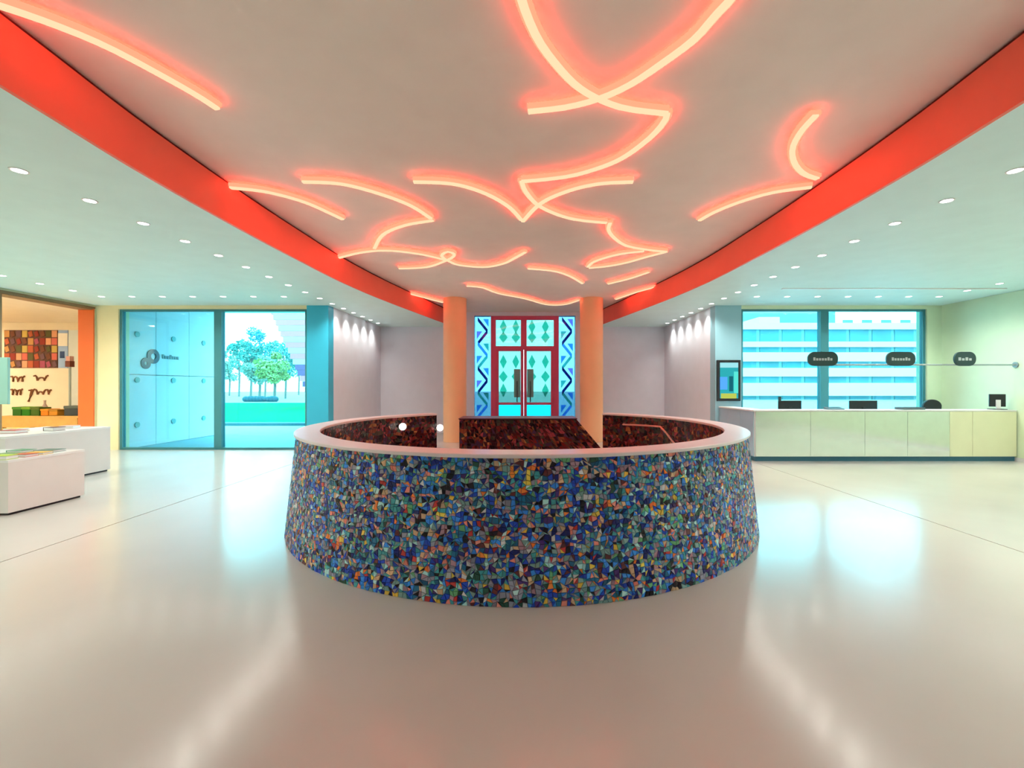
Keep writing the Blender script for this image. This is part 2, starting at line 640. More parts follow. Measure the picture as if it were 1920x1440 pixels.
def downlight(x, y, group, label):
    global dl0
    loc = (x, y, ZLOW)
    if dl0 is None:
        dl0 = empty('downlight', loc)
        MB().ring((x, y, ZLOW - 0.006), 0.054, 0.068, 0.0055, 20).build('trim_ring', M_dltrim, dl0)
        MB().cyl((x, y, ZLOW - 0.004), 0.054, 0.0035, 20).build('lens', M_dl, dl0)
        sp = bpy.data.objects.new('beam', spot_data)
        COL.objects.link(sp)
        sp.parent = dl0
        sp.location = (0, 0, -0.012)
        o = dl0
    else:
        o = copy_tree(dl0, loc)
    if y > YW - 0.4:
        for ch in o.children:
            if ch.type == 'LIGHT':
                ch.data = alcove_data
    tag(o, label, 'downlight', group)
    return o


for sx, xr, side in ((-1, -4.70, 'shop'), (1, 4.56, 'reception')):
    y = 4.10 - 0.667 * 9
    while y < 14.6:
        downlight(xr, y, 'downlights lining the %s edge of the raised ceiling' % side,
                  'small round downlight in the long row beside the coral fascia, %s side' % side)
        y += 0.667
    xo = -9.50 if sx < 0 else 9.30
    for k in range(0, 7):
        x = xo - sx * 0.682 * k
        if abs(x) > 5.2:
            downlight(x, 9.9, 'downlights along the %s window' % side, 'small round downlight in the row along the %s window' % side)
    for k in range(1, 19):
        downlight(xo + (0.0 if sx < 0 else 0.0), 9.9 - 0.63 * k, 'downlights along the %s wall' % side,
                  'small round downlight in the row along the %s wall' % side)

# ------------------------------------------------------------------ neon lines on the raised ceiling
M_core = emat('warm_neon_core', (1.0, 0.62, 0.37), NEON_CORE)
M_red = emat('red_neon_side', (1.0, 0.045, 0.025), NEON_RED)
ZN = ZHIGH - 0.05


def on_ceiling(p):
    dy = VY - p[1]
    Y = (ZN - EYE) * F / dy
    return (PX(p[0], Y), Y)


def neon(strokes, label):
    """each stroke is a bent light line of its own, drawn on the ceiling plane"""
    first = on_ceiling(strokes[0][0])
    root = empty('neon_line', (first[0], first[1], ZN))
    tag(root, label, 'neon light', 'red neon lines on the raised ceiling')
    for st in strokes:
        pts = [on_ceiling(p) for p in st]
        cv = smooth_curve(pts, 6)
        # drop near-duplicates
        q = [cv[0]]
        for p in cv[1:]:
            if math.dist(p, q[-1]) > 0.07:
                q.append(p)
        hw, hc = 0.048, 0.027
        side, core = MB(), MB()
        L = []
        for i, p in enumerate(q):
            a, b = q[max(i - 1, 0)], q[min(i + 1, len(q) - 1)]
            dx, dy = b[0] - a[0], b[1] - a[1]
            l = math.hypot(dx, dy) or 1
            L.append((p, (-dy / l, dx / l)))
        # lit red casing (open trough) and warm lens under it
        prof = [(-hw, 0.026), (hw, 0.026), (hw, -0.012), (-hw, -0.012)]
        profc = [(-hc, -0.011), (hc, -0.011), (hc, -0.030), (-hc, -0.030)]
        for m, pr in ((side, prof), (core, profc)):
            n = len(pr)
            for (p, nn) in L:
                for (u, w) in pr:
                    m.v.append((p[0] + nn[0] * u, p[1] + nn[1] * u, ZN + w))
            for i in range(len(L) - 1):
                for k in range(n):
                    kk = (k + 1) % n
                    m.f.append((i * n + k, i * n + kk, (i + 1) * n + kk, (i + 1) * n + k))
            e = (len(L) - 1) * n
            m.f += [tuple(range(n)), tuple(range(e + n - 1, e - 1, -1))]
        cs = side.build('glow_casing', M_red, root)
        core.build('lens', M_core, root)
    return root


neon([[(-60, -14), (0, 5), (100, 40), (200, 82), (300, 135), (370, 175), (408, 200)]],
     'long gently curved neon line alone near the coral fascia on the shop side')
neon([[(431, 349), (500, 357), (570, 376), (620, 398), (645, 410)]],
     'short arched neon line starting at the coral fascia on the shop side')
neon([[(567, 338), (640, 342), (710, 360), (770, 383), (812, 410)], [(812, 411), (760, 420), (718, 438), (702, 464)]],
     'neon line shaped like a hook, arching then folding back towards the fascia')
neon([[(634, 482), (680, 471), (730, 468), (790, 475), (840, 487)]],
     'shallow neon line running from the fascia to the small knot of lights')
neon([[(748, 502), (800, 499), (838, 486), (852, 476), (840, 470), (828, 478), (846, 490), (866, 496), (910, 499), (945, 492), (965, 482), (985, 471)]],
     'neon line tied in a small looped knot with a rising tail')
neon([[(775, 338), (850, 342), (910, 360), (955, 386), (980, 413)], [(980, 413), (1012, 380), (1060, 357), (1120, 342), (1187, 338)]],
     'neon line shaped like a spread V of two arches meeting over the ring')
neon([[(968, -60), (980, 0), (1009, 69), (1046, 120), (1082, 157), (1122, 181), (1173, 199), (1251, 209)],
      [(1251, 209), (1243, 228), (1210, 262), (1155, 299), (1082, 324), (1024, 333), (978, 337)],
      [(978, 337), (986, 357), (1009, 382), (1046, 400), (1085, 410), (1144, 416)],
      [(1144, 416), (1141, 428), (1150, 442), (1173, 458), (1212, 466), (1250, 470)],
      [(1250, 470), (1212, 480), (1173, 491), (1135, 498), (1100, 501)]],
     'longest zigzag neon line, folding several times towards the doors')
neon([[(1395, -45), (1368, -5), (1340, 25), (1300, 70), (1240, 115), (1180, 155), (1122, 181), (1060, 197), (990, 205)]],
     'sweeping neon line that crosses the longest zigzag line')
neon([[(1530, 212), (1502, 243), (1486, 275), (1490, 303), (1508, 323), (1536, 333)]],
     'tight C shaped neon line touching the coral fascia on the reception side')
neon([[(1522, 348), (1450, 358), (1390, 375), (1340, 395), (1308, 413)]],
     'gently bowed neon line below the C shaped one, reception side')
neon([[(1102, 499), (1116, 488), (1160, 475), (1208, 469)]],
     'short neon line closing the last fold of the longest zigzag')
neon([[(990, 502), (1040, 507), (1070, 517), (1092, 530)]],
     'short drooping neon line above the columns')
neon([[(875, 535), (905, 538), (935, 549), (985, 559), (1025, 570), (1058, 570), (1085, 562)]],
     'wavy neon line stretched between the tops of the two columns')
neon([[(1216, 509), (1180, 521), (1140, 531)]],
     'faint short neon line beside the reception fascia, nearer the ring')
neon([[(1232, 536), (1192, 547), (1155, 560)]],
     'faint short neon line meeting the reception fascia close to a column')
neon([[(770, 550), (800, 558), (830, 566)]],
     'faint short neon line meeting the shop fascia close to a column')

# ------------------------------------------------------------------ mosaic ring
RC = (-0.03, 6.04)
ZR = 1.09
RI = 2.52
PH0, PH1 = math.radians(-141.7), math.radians(144.8)


def ro(z):
    return 2.857 - (2.857 - 2.75) * z / 1.06


def cyp(phi, r, z):
    return (RC[0] + r * math.sin(phi), RC[1] - r * math.cos(phi), z)


ring = empty('mosaic_ring_desk', (RC[0], RC[1], 0))
tag(ring, 'round waist high ring clad in blue and multicoloured mosaic on the open floor', 'ring counter')


def sweep(prof, name, material, n=160, smooth=True):
    m = MB()
    k = len(prof)
    for i in range(n + 1):
        ph = PH0 + (PH1 - PH0) * i / n
        for (r, z) in prof:
            m.v.append(cyp(ph, r, z))
    for i in range(n):
        for j in range(k):
            jj = (j + 1) % k
            m.f.append((i * k + j, i * k + jj, (i + 1) * k + jj, (i + 1) * k + j))
    m.f += [tuple(range(k)), tuple(n * k + j for j in range(k - 1, -1, -1))]
    return m.build(name, material, ring, smooth=smooth)


sweep([(RI + 0.02, 0), (2.857, 0), (2.75, 1.06), (RI + 0.02, 1.06)], 'wall_core', M_grout)
sweep([(RI - 0.005, 1.06), (2.775, 1.06), (2.78, 1.066), (2.78, 1.084), (2.774, 1.09), (RI, 1.09), (RI - 0.006, 1.084), (RI - 0.006, 1.066)], 'rim', M_rim)

PAL = [((16, 28, 92), 10), ((24, 60, 160), 13), ((46, 116, 196), 11), ((24, 84, 120), 8), ((56, 132, 140), 11), ((104, 140, 140), 12),
       ((118, 122, 140), 12), ((138, 112, 126), 7), ((176, 150, 120), 6), ((214, 112, 52), 2.6), ((160, 50, 50), 2.2),
       ((205, 124, 112), 3.5), ((200, 172, 72), 2.5), ((30, 70, 60), 3), ((16, 16, 28), 7), ((150, 204, 206), 4), ((170, 176, 180), 3),
       ((60, 40, 100), 3), ((86, 150, 106), 2.5), ((80, 40, 44), 3)]
PALIN = [((60, 22, 26), 8), ((92, 34, 34), 8), ((40, 20, 28), 8), ((110, 62, 44), 6), ((70, 60, 50), 5), ((128, 60, 66), 4), ((50, 60, 50), 3),
         ((140, 96, 60), 2), ((22, 14, 20), 6), ((60, 44, 66), 3)]


def picker(pal, boost=1.0):
    tot = sum(w for _, w in pal)
    cols = [s2l(*c) for c, _ in pal]

    def pick():
        t = random.random() * tot
        for (c, w), l in zip(pal, cols):
            t -= w
            if t <= 0:
                k = boost * random.uniform(0.75, 1.3)
                return tuple(min(1, a * k) for a in l)
        return cols[-1]
    return pick


def tesserae(surf, width, height, cell, pick, keep=None):
    """irregular little glass pieces over a (u,v) surface; returns list of (verts, colour, centre)"""
    nu, nv = max(1, round(width / cell)), max(1, round(height / cell))
    du, dv = width / nu, height / nv
    P = {}
    for i in range(nu + 1):
        for j in range(nv + 1):
            ju = 0 if i in (0, nu) else random.uniform(-0.44, 0.44) * du
            jv = 0 if j in (0, nv) else random.uniform(-0.44, 0.44) * dv
            P[i, j] = (i * du + ju, j * dv + jv)
    colr = {}
    out = []
    for i in range(nu):
        for j in range(nv):
            r = random.random()
            if r < 0.13 and (i - 1, j) in colr:
                c = colr[i - 1, j]
            elif r < 0.24 and (i, j - 1) in colr:
                c = colr[i, j - 1]
            else:
                c = pick()
            colr[i, j] = c
            q = [P[i, j], P[i + 1, j], P[i + 1, j + 1], P[i, j + 1]]
            if random.random() < 0.45:      # a broken piece: two slivers of their own colour
                k = random.randrange(2)
                parts = [([q[k], q[k + 1], q[(k + 2) % 4]], c), ([q[k], q[(k + 2) % 4], q[(k + 3) % 4]], pick())]
            else:
                parts = [(q, c)]
            for q, c in parts:
                n = len(q)
                cu = sum(a[0] for a in q) / n
                cv = sum(a[1] for a in q) / n
                q = [(cu + (a[0] - cu) * 0.92, cv + (a[1] - cv) * 0.92) for a in q]
                h = random.uniform(0.004, 0.008)
                base = [surf(a[0], a[1], 0.0) for a in q]
                top = [surf(cu + (a[0] - cu) * 0.92, cv + (a[1] - cv) * 0.92, h + random.uniform(-0.0016, 0.0016)) for a in q]
                out.append((base + top, c, surf(cu, cv, h)))
    return out




def tess_mesh(name, tiles, parent):
    v, f, c = [], [], []
    for vs, col, _ in tiles:
        o = len(v)
        v += vs
        n = len(vs) // 2
        f.append(tuple(o + n + i for i in range(n)))
        f += [(o + i, o + (i + 1) % n, o + n + (i + 1) % n, o + n + i) for i in range(n)]
        c += [col[0], col[1], col[2], 1.0] * (5 * n)
    me = bpy.data.meshes.new(name)
    me.from_pydata(v, [], f)
    at = me.color_attributes.new('Col', 'FLOAT_COLOR', 'CORNER')
    at.data.foreach_set('color', c)
    me.materials.append(M_tess)
    ob = bpy.data.objects.new(name, me)
    COL.objects.link(ob)
    if parent is not None:
        ob.parent = parent
        ob.matrix_parent_inverse = Matrix.Translation(-Vector(parent.location))
    return ob


RM = 2.8
arc = (PH1 - PH0) * RM


def outer(u, v, h):
    return cyp(PH0 + u / RM, ro(v) + h, v)


tiles = tesserae(outer, arc, 1.06, 0.031, picker(PAL, 1.65))


def topsize(t):
    n = len(t[0]) // 2
    q = [Vector(p) for p in t[0][n:]]
    return sum(((q[k] - q[0]).cross(q[k + 1] - q[0])).length for k in range(1, n - 1))


def shown(t):
    c = Vector(t[2])
    w = Vector((0, 0, EYE)) - c
    n = Vector((c.x - RC[0], c.y - RC[1], 0)).normalized()
    return n.dot(w.normalized()) / w.length_squared * topsize(t)


tiles.sort(key=shown, reverse=True)
for t in tiles[:300]:
    tess_mesh('mosaic_tile', [t], ring)
stuff(tess_mesh('mosaic_outside', tiles[300:], ring))


def inner(u, v, h):
    return cyp(PH0 + u / RI, RI + 0.02 - h, v)


stuff(tess_mesh('mosaic_inside', tesserae(inner, (PH1 - PH0) * RI, 1.06, 0.05, picker(PALIN, 1.9)), ring))

# inner desk seen through the ring, its end raked
ix0, ix1, ixt = PX(861, 6.8), PX(1122, 6.8) + 0.30, PX(1081, 6.8)
iy = 6.8
desk = empty('inner_desk', ((ix0 + ix1) / 2, iy, 0))
tag(desk, 'dark red mosaic desk with one raked end standing inside the ring', 'desk')
zt = PZ(786, iy)
slope_x = lambda z: ixt + (ix1 + 0.28 - ixt) * (zt - z) / zt
MB().prism([(ix0, 0), (slope_x(0), 0), (ixt, zt - 0.004), (ix0, zt - 0.004)], 'y', iy + 0.012, iy + 0.55).build('body', M_grout, desk)


def flatface(u, v, h):
    z = v
    return (ix0 + u * (slope_x(z) - ix0), iy + 0.012 - h, z)


def deskface(u, v, h):
    wtop = slope_x(0) - ix0
    return flatface(u / wtop, v, h)


stuff(tess_mesh('mosaic_front', tesserae(deskface, slope_x(0) - ix0, zt - 0.01, 0.05, picker(PALIN, 1.9)), desk))
MB().box(ix0 - 0.01, ixt + 0.01, iy - 0.005, iy + 0.56, zt - 0.004, zt + 0.012).build('desk_top', mat('maroon_top', (0.10, 0.02, 0.03), 0.4), desk)

# handrail on the inner face of the ring, reception side
M_brass = mat('pink_brass', (0.70, 0.38, 0.30), 0.3, metal=0.6)


def in_ring(px, py, gap=0.06):
    """point on the inner face of the ring seen at a pixel"""
    dx, dz = (px - VX) / F, (VY - py) / F
    R = RI - gap
    a = dx * dx + 1
    b = -2 * (dx * RC[0] + RC[1])
    c = RC[0] ** 2 + RC[1] ** 2 - R * R
    Y = (-b + math.sqrt(b * b - 4 * a * c)) / (2 * a)
    return (dx * Y, Y, EYE + dz * Y)


pts = [in_ring(x, y) for x, y in ((1168, 796), (1190, 797), (1212, 798), (1238, 800))]
pts += [in_ring(x, y) for x, y in ((1250, 813), (1262, 829), (1276, 846))]
hr = empty('handrail', (pts[0][0], pts[0][1], 0))
tag(hr, 'thin copper coloured handrail bending down on the inside of the ring', 'handrail')
MB().tube(pts, 0.016).build('rail', M_brass, hr, smooth=True)
for p in (pts[1], pts[3]):
    v = Vector((p[0] - RC[0], p[1] - RC[1], 0)).normalized() * 0.07
    MB().tube([p, (p[0] + v.x, p[1] + v.y, p[2] - 0.0)], 0.010).build('bracket', M_brass, hr)
# two globe lamps on the inner face
M_globe = emat('globe_glow', (1.0, 0.86, 0.74), 1.1, False)
for k, (px, py) in enumerate(((755, 800), (825, 802))):
    p = in_ring(px, py, 0.08)
    g = empty('globe_lamp', (p[0], p[1], p[2]))
    v = Vector((p[0] - RC[0], p[1] - RC[1], 0)).normalized()
    tag(g, 'small white globe lamp on the inside of the ring, close to the gap' if k else 'small white globe lamp on the inside of the ring, farther from the gap', 'lamp')
    MB().sphere(p, 0.062).build('globe', M_globe, g, smooth=True)
    MB().tube([(p[0] + v.x * 0.05, p[1] + v.y * 0.05, p[2]), (p[0] + v.x * 0.09, p[1] + v.y * 0.09, p[2])], 0.03, 12).build('wall_mount', M_black, g)

# ------------------------------------------------------------------ reception counter
CY = 9.3
CX0, CX1 = PX(1413, CY), XR - 0.02
cnt = empty('reception_counter', ((CX0 + CX1) / 2, CY, 0))
tag(cnt, 'long reception counter with reflective steel front and pale yellow end panels', 'counter')
CZ = 1.085
MB().box(CX0 + 0.03, CX1, CY + 0.025, CY + 0.35, 0.10, CZ - 0.03).box(CX0 + 0.03, CX0 + 0.33, CY + 0.35, YW - 0.03, 0.10, CZ - 0.03).build('body', M_white, cnt)
MB().box(CX0 + 0.06, CX1, CY + 0.05, CY + 0.34, 0.0, 0.10).box(CX0 + 0.06, CX0 + 0.30, CY + 0.34, YW - 0.05, 0.0, 0.10).build('kick_plinth', M_kick, cnt)
MB().box(CX0, CX1, CY, CY + 0.38, CZ - 0.03, CZ).box(CX0, CX0 + 0.36, CY + 0.38, YW - 0.02, CZ - 0.03, CZ).build('counter_top', M_white, cnt, bevel=0.004)
edges = [PX(x, CY) for x in (1417, 1520, 1622, 1702, 1781)]
for a, b in zip(edges, edges[1:]):
    MB().box(a + 0.003, b - 0.003, CY + 0.002, CY + 0.022, 0.105, CZ - 0.034).build('steel_panel', M_steel, cnt)
edges = [PX(x, CY) for x in (1781, 1824)] + [CX1 - 0.005]
for a, b in zip(edges, edges[1:]):
    if b - a > 0.02:
        MB().box(a + 0.003, b - 0.003, CY + 0.002, CY + 0.022, 0.105, CZ - 0.034).build('laminate_panel', M_lam, cnt)
yy = [CY + 0.03, CY + 0.6, CY + 1.15, YW - 0.04]
for a, b in zip(yy, yy[1:]):
    MB().box(CX0 + 0.006, CX0 + 0.028, a + 0.003, b - 0.003, 0.105, CZ - 0.034).build('end_panel', mat('blue_grey_panel', (0.45, 0.62, 0.72), 0.25, metal=0.3), cnt)

# staff desk behind
sd = empty('staff_desk', (7.9, 10.0, 0))
tag(sd, 'low white staff worktop behind the reception counter', 'desk')
MB().box(CX0 + 0.6, XR - 0.05, 9.72, 10.30, 0.71, 0.74).build('worktop', M_white, sd)
for x in (CX0 + 0.7, 7.6, XR - 0.2):
    MB().box(x - 0.03, x + 0.03, 9.8, 10.2, 0, 0.71).build('leg_frame', M_rail, sd)


def monitor(px0, px1, pytop, Y, label, rot=0.0, arm=False, h=0.34, zb=0.74):
    x0, x1 = PX(px0, Y), PX(px1, Y)
    zt = PZ(pytop, Y)
    cx, w = (x0 + x1) / 2, (x1 - x0) / max(0.4, math.cos(rot))
    r = empty('monitor', (cx, Y, zb))
    tag(r, label, 'monitor')

    def rp(m):
        c, s = math.cos(rot), math.sin(rot)
        m.v = [(cx + (x - cx) * c - (y - Y) * s, Y + (x - cx) * s + (y - Y) * c, z) for x, y, z in m.v]
        return m
    rp(MB().box(cx - w / 2, cx + w / 2, Y - 0.02, Y + 0.015, zt - h, zt)).build('housing', M_black, r, bevel=0.006)
    hs = r.children[0]
    rp(MB().box(cx - w / 2 + 0.012, cx + w / 2 - 0.012, Y + 0.015, Y + 0.018, zt - h + 0.012, zt - 0.012)).build('screen', emat('lit_screen', (0.5, 0.7, 0.9), 0.8, False), hs)
    rp(MB().box(cx - 0.035, cx + 0.035, Y - 0.05, Y - 0.02, zb + 0.01, zt - h * 0.45)).build('stand', M_white if rot else M_black, r)
    rp(MB().box(cx - 0.12, cx + 0.12, Y - 0.1, Y + 0.09, zb + 0.001, zb + 0.015)).build('foot', M_black, r)
    if arm:
        rp(MB().box(cx - w / 2 - 0.0, cx - w / 2 + 0.06, Y - 0.02, Y + 0.0, zt - 0.02, zt + 0.09)).build('camera', M_slate, hs)
    return r


monitor(1459, 1502, 751, 10.0, 'black monitor with a small camera on top, facing the pier end of the counter', arm=True)
monitor(1592, 1644, 751, 10.0, 'widest black monitor behind the middle of the reception counter')
monitor(1858, 1881, 739, 9.50, 'black monitor turned sideways on a white stand by the green wall', rot=-0.3, h=0.27, zb=CZ)

# office chair, only its rounded back shows above the counter
oc = empty('office_chair', (PX(1747, 10.65), 10.65, 0))
tag(oc, 'black office chair with a rounded back behind the reception counter', 'chair')
x, y = oc.location.x, 10.65
prof = []
zc = PZ(749, 10.65)
for k in range(17):
    a = PI * k / 16
    prof.append((x + 0.22 * math.cos(a), zc - 0.16 + 0.16 * math.sin(a)))
prof += [(x - 0.19, 0.75), (x + 0.19, 0.75)]
MB().prism(prof, 'y', y - 0.03, y + 0.03).build('backrest', M_black, oc, bevel=0.01)
MB().box(x - 0.24, x + 0.24, y - 0.40 + 0.46, y + 0.50, 0.44, 0.52).build('seat', M_black, oc, bevel=0.02) if False else MB().box(x - 0.23, x + 0.23, y - 0.28, y - 0.02 + 0.2, 0.44, 0.51).build('seat', M_black, oc, bevel=0.02)
MB().box(x - 0.025, x + 0.025, y + 0.03, y + 0.055, 0.42, 0.95).build('back_bar', M_black, oc)
MB().cyl((x, y, 0.08), 0.03, 0.36, 12).build('gas_post', M_rail, oc)
for k in range(5):
    a = 2 * PI * k / 5
    e = (x + 0.27 * math.cos(a), y - 0.0 + 0.27 * math.sin(a), 0.05)
    lg = MB().tube([(x, y, 0.10), e], 0.018).build('base_arm', M_black, oc)
    MB().sphere((e[0], e[1], 0.03), 0.03, 10, 6).build('caster', M_black, lg)

# flat things on the counter top
for (a, b, lab) in ((1549, 1580, 'flat grey payment terminal on the counter top beside the widest monitor'),
                    (1686, 1727, 'flat grey tray on the counter top beside the office chair')):
    Y = CY + 0.2
    x0, x1 = PX(a, Y), PX(b, Y)
    t = empty('payment_terminal' if a < 1600 else 'document_tray', ((x0 + x1) / 2, Y, CZ))
    tag(t, lab, 'terminal' if a < 1600 else 'tray')
    Mt = mat('tray_grey', (0.10, 0.16, 0.18), 0.4)
    if a < 1600:
        MB().quadbox([(x0, Y - 0.06, CZ), (x1, Y - 0.06, CZ), (x1, Y + 0.08, CZ), (x0, Y + 0.08, CZ),
                      (x0, Y - 0.06, CZ + 0.02), (x1, Y - 0.06, CZ + 0.02), (x1, Y + 0.08, CZ + 0.055), (x0, Y + 0.08, CZ + 0.055)]).build('case', Mt, t)
        MB().quadbox([(x0 + 0.03, Y, CZ + 0.036), (x1 - 0.03, Y, CZ + 0.036), (x1 - 0.03, Y + 0.07, CZ + 0.053), (x0 + 0.03, Y + 0.07, CZ + 0.053),
                      (x0 + 0.03, Y, CZ + 0.039), (x1 - 0.03, Y, CZ + 0.039), (x1 - 0.03, Y + 0.07, CZ + 0.056), (x0 + 0.03, Y + 0.07, CZ + 0.056)]).build('display', M_black, t)
    else:
        MB().box(x0, x1, Y - 0.1, Y + 0.12, CZ, CZ + 0.012).build('bottom', Mt, t)
        for (p, q, r_, s_) in ((x0, x1, Y - 0.1, Y - 0.09), (x0, x1, Y + 0.11, Y + 0.12), (x0, x0 + 0.01, Y - 0.09, Y + 0.11), (x1 - 0.01, x1, Y - 0.09, Y + 0.11)):
            MB().box(p, q, r_, s_, CZ + 0.012, CZ + 0.05).build('side', Mt, t)

# sign rail with three rounded signs, fixed to the right wall
RY = 9.34
zr = PZ(684, RY)
rl = empty('sign_rail', (XR, RY, zr))
tag(rl, 'thin grey rail reaching out from the green wall above the counter', 'rail')
MB().tube([(PX(1524, RY), RY, zr), (XR - 0.005, RY, zr)], 0.018, 10).build('rail', M_rail, rl)
MB().cyl((XR - 0.02, RY, zr), 0.06, 0.019, 20, 'x').build('wall_flange', M_rail, rl)
for cxp, wp, lab, nlet in ((1542, 56, 'rounded dark sign at the free end of the rail above the counter', 7),
                           (1688, 54, 'rounded dark sign in the middle of the rail above the counter', 7),
                           (1808, 40, 'shortest rounded dark sign on the rail, beside the green wall', 4)):
    Y = RY - 0.03
    cx, hw = PX(cxp, Y), wp / 2 * Y / F
    zc = PZ(673, Y)
    hh = 13.2 * Y / F
    s = empty('hanging_sign', (cx, Y, zc))
    tag(s, lab, 'sign', 'signs on the rail above the counter')
    out = []
    rr = hh * 0.92
    for sx, sz, a0 in ((1, 1, 0), (-1, 1, PI / 2), (-1, -1, PI), (1, -1, 3 * PI / 2)):
        for k in range(7):
            a = a0 + PI / 2 * k / 6
            out.append((cx + sx * (hw - rr) + rr * math.cos(a), zc + sz * (hh - rr) + rr * math.sin(a)))
    pt = MB().prism(out, 'y', Y - 0.025, Y + 0.012).build('sign_plate', M_slate, s)
    # pale worn lettering, too small to read
    x = cx - hw * 0.66
    wl_ = hw * 1.32 / nlet
    m = MB()
    for k in range(nlet):
        up = 0.055 if k in (0, nlet - 2) else 0.036
        m.box(x, x + wl_ * 0.72, Y - 0.029, Y - 0.0255, zc - 0.035, zc - 0.035 + up + 0.012)
        x += wl_
    m.build('lettering', M_signtext, pt)

# wall screen on the pier -----------------------------------------------
Y = YW - 0.06
x0, x1, z0, z1 = PX(1345, Y), PX(1389, Y), PZ(752, Y), PZ(675, Y)
ws = empty('wall_screen', ((x0 + x1) / 2, YW, z0))
tag(ws, 'upright black framed screen with a teal picture on the pier by the window', 'screen')
MB().box(x0, x1, Y, YW - 0.001, z0, z1).build('housing', M_black, ws, bevel=0.006)
b = 0.065
dp = MB().box(x0 + b, x1 - b, Y - 0.003, Y - 0.0005, z0 + b, z1 - b).build('display', emat('teal_display', s2l(30, 120, 125), 0.9, False), ws)
w_, h_ = x1 - x0 - 2 * b, z1 - z0 - 2 * b
for (u0, u1, v0, v1, c) in ((0.0, 1.0, 0.86, 1.0, (110, 160, 165)), (0.0, 0.4, 0.25, 0.6, (60, 120, 205)), (0.5, 0.72, 0.2, 0.62, (14, 70, 80)),
                            (0.05, 0.9, 0.0, 0.14, (130, 140, 60)), (0.76, 1.0, 0.15, 0.75, (60, 160, 150))):
    MB().box(x0 + b + u0 * w_, x0 + b + u1 * w_, Y - 0.005, Y - 0.0031, z0 + b + v0 * h_, z0 + b + v1 * h_).build('picture_block', emat('disp_%d_%d_%d' % c, s2l(*c), 0.9, False), dp)

# ------------------------------------------------------------------ plinths on the shop side
def plinth(x0, x1, y0, y1, h, label):
    r = empty('display_plinth', ((x0 + x1) / 2, (y0 + y1) / 2, 0))
    tag(r, label, 'plinth')
    MB().box(x0 + 0.03, x1 - 0.03, y0 + 0.03, y1 - 0.03, 0, 0.03).build('recessed_base', M_black, r)
    MB().box(x0, x1, y0, y1, 0.03, h - 0.03).build('body', M_plinth, r)
    MB().box(x0 - 0.003, x1 + 0.003, y0 - 0.003, y1 + 0.003, h - 0.03, h).build('top', M_white, r)
    return r


plinth(-7.75, -6.35, 5.42, 6.36, 0.68, 'low white display plinth nearest the ring, with bright books on it')
plinth(-9.0, -7.8, 6.62, 8.30, 0.83, 'taller white display plinth closer to the shop opening')


def book(x, y, z, w, d_, h, rot, c, label, group):
    r = empty('book', (x, y, z))
    r.rotation_euler = (0, 0, rot)
    tag(r, label, 'book', group)
    cm = mat('cover_%d_%d_%d' % c, s2l(*c), 0.4)
    for nm, m, b_ in (('cover', cm, MB().box(-w / 2, w / 2, -d_ / 2, d_ / 2, 0, 0.004).box(-w / 2, w / 2, -d_ / 2, d_ / 2, h - 0.004, h).box(-w / 2, -w / 2 + 0.004, -d_ / 2, d_ / 2, 0.004, h - 0.004)),
                      ('pages', M_white, MB().box(-w / 2 + 0.005, w / 2 - 0.006, -d_ / 2 + 0.006, d_ / 2 - 0.006, 0.0042, h - 0.0042))):
        o = b_.build(nm, m)
        o.parent = r
    return r


B1 = 'books on the low plinth'
for (x, y, w, d_, h, rot, c, lab) in (
        (-6.52, 5.52, .20, .15, .05, .1, (190, 220, 40), 'lime green book on the low plinth'),
        (-6.50, 5.74, .20, .15, .035, -.1, (205, 90, 50), 'brick red book on the low plinth'),
        (-6.52, 5.92, .22, .15, .03, .15, (240, 190, 70), 'amber yellow book on the low plinth'),
        (-6.78, 5.80, .24, .17, .03, .0, (110, 150, 90), 'sage green book on the low plinth'),
        (-6.62, 6.15, .26, .18, .03, .05, (90, 130, 120), 'dusky teal book on the low plinth'),
        (-6.98, 6.12, .24, .18, .03, -.1, (70, 150, 110), 'sea green book on the low plinth'),
        (-6.85, 5.55, .20, .16, .03, .2, (235, 150, 50), 'orange book on the low plinth')):
    book(x, y, 0.681, w, d_, h, rot, c, lab, B1)
B2 = 'books on the tall plinth'
for (x, y, w, d_, h, rot, c, lab) in (
        (-8.30, 7.15, .26, .2, .05, .1, (190, 70, 60), 'red book on the tall plinth'),
        (-8.05, 7.55, .22, .18, .06, -.2, (90, 50, 45), 'dark brown book on the tall plinth'),
        (-8.65, 7.5, .24, .2, .05, .0, (235, 190, 70), 'golden yellow book on the tall plinth'),
        (-8.2, 7.95, .22, .18, .05, .2, (230, 190, 190), 'pale pink book on the tall plinth')):
    book(x, y, 0.831, w, d_, h, rot, c, lab, B2)

# pale aqua standing sign at the frame edge
st = empty('standing_sign', (-9.25, 7.75, 0))
M_aqua = mat('pale_aqua', (0.38, 0.72, 0.66), 0.5)
xs1 = PX(17, 7.75)
tag(st, 'pale aqua panel sign on a slim post between the tall plinth and the cream wall', 'sign')
MB().box(xs1 - 0.6, xs1, 7.73, 7.77, PZ(758, 7.75), PZ(670, 7.75)).build('panel', M_aqua, st, bevel=0.006)
MB().cyl((xs1 - 0.3, 7.75, 0.02), 0.02, 1.3, 12).build('post', M_rail, st)
MB().cyl((xs1 - 0.3, 7.75, 0.0), 0.17, 0.02, 24).build('base', M_rail, st)

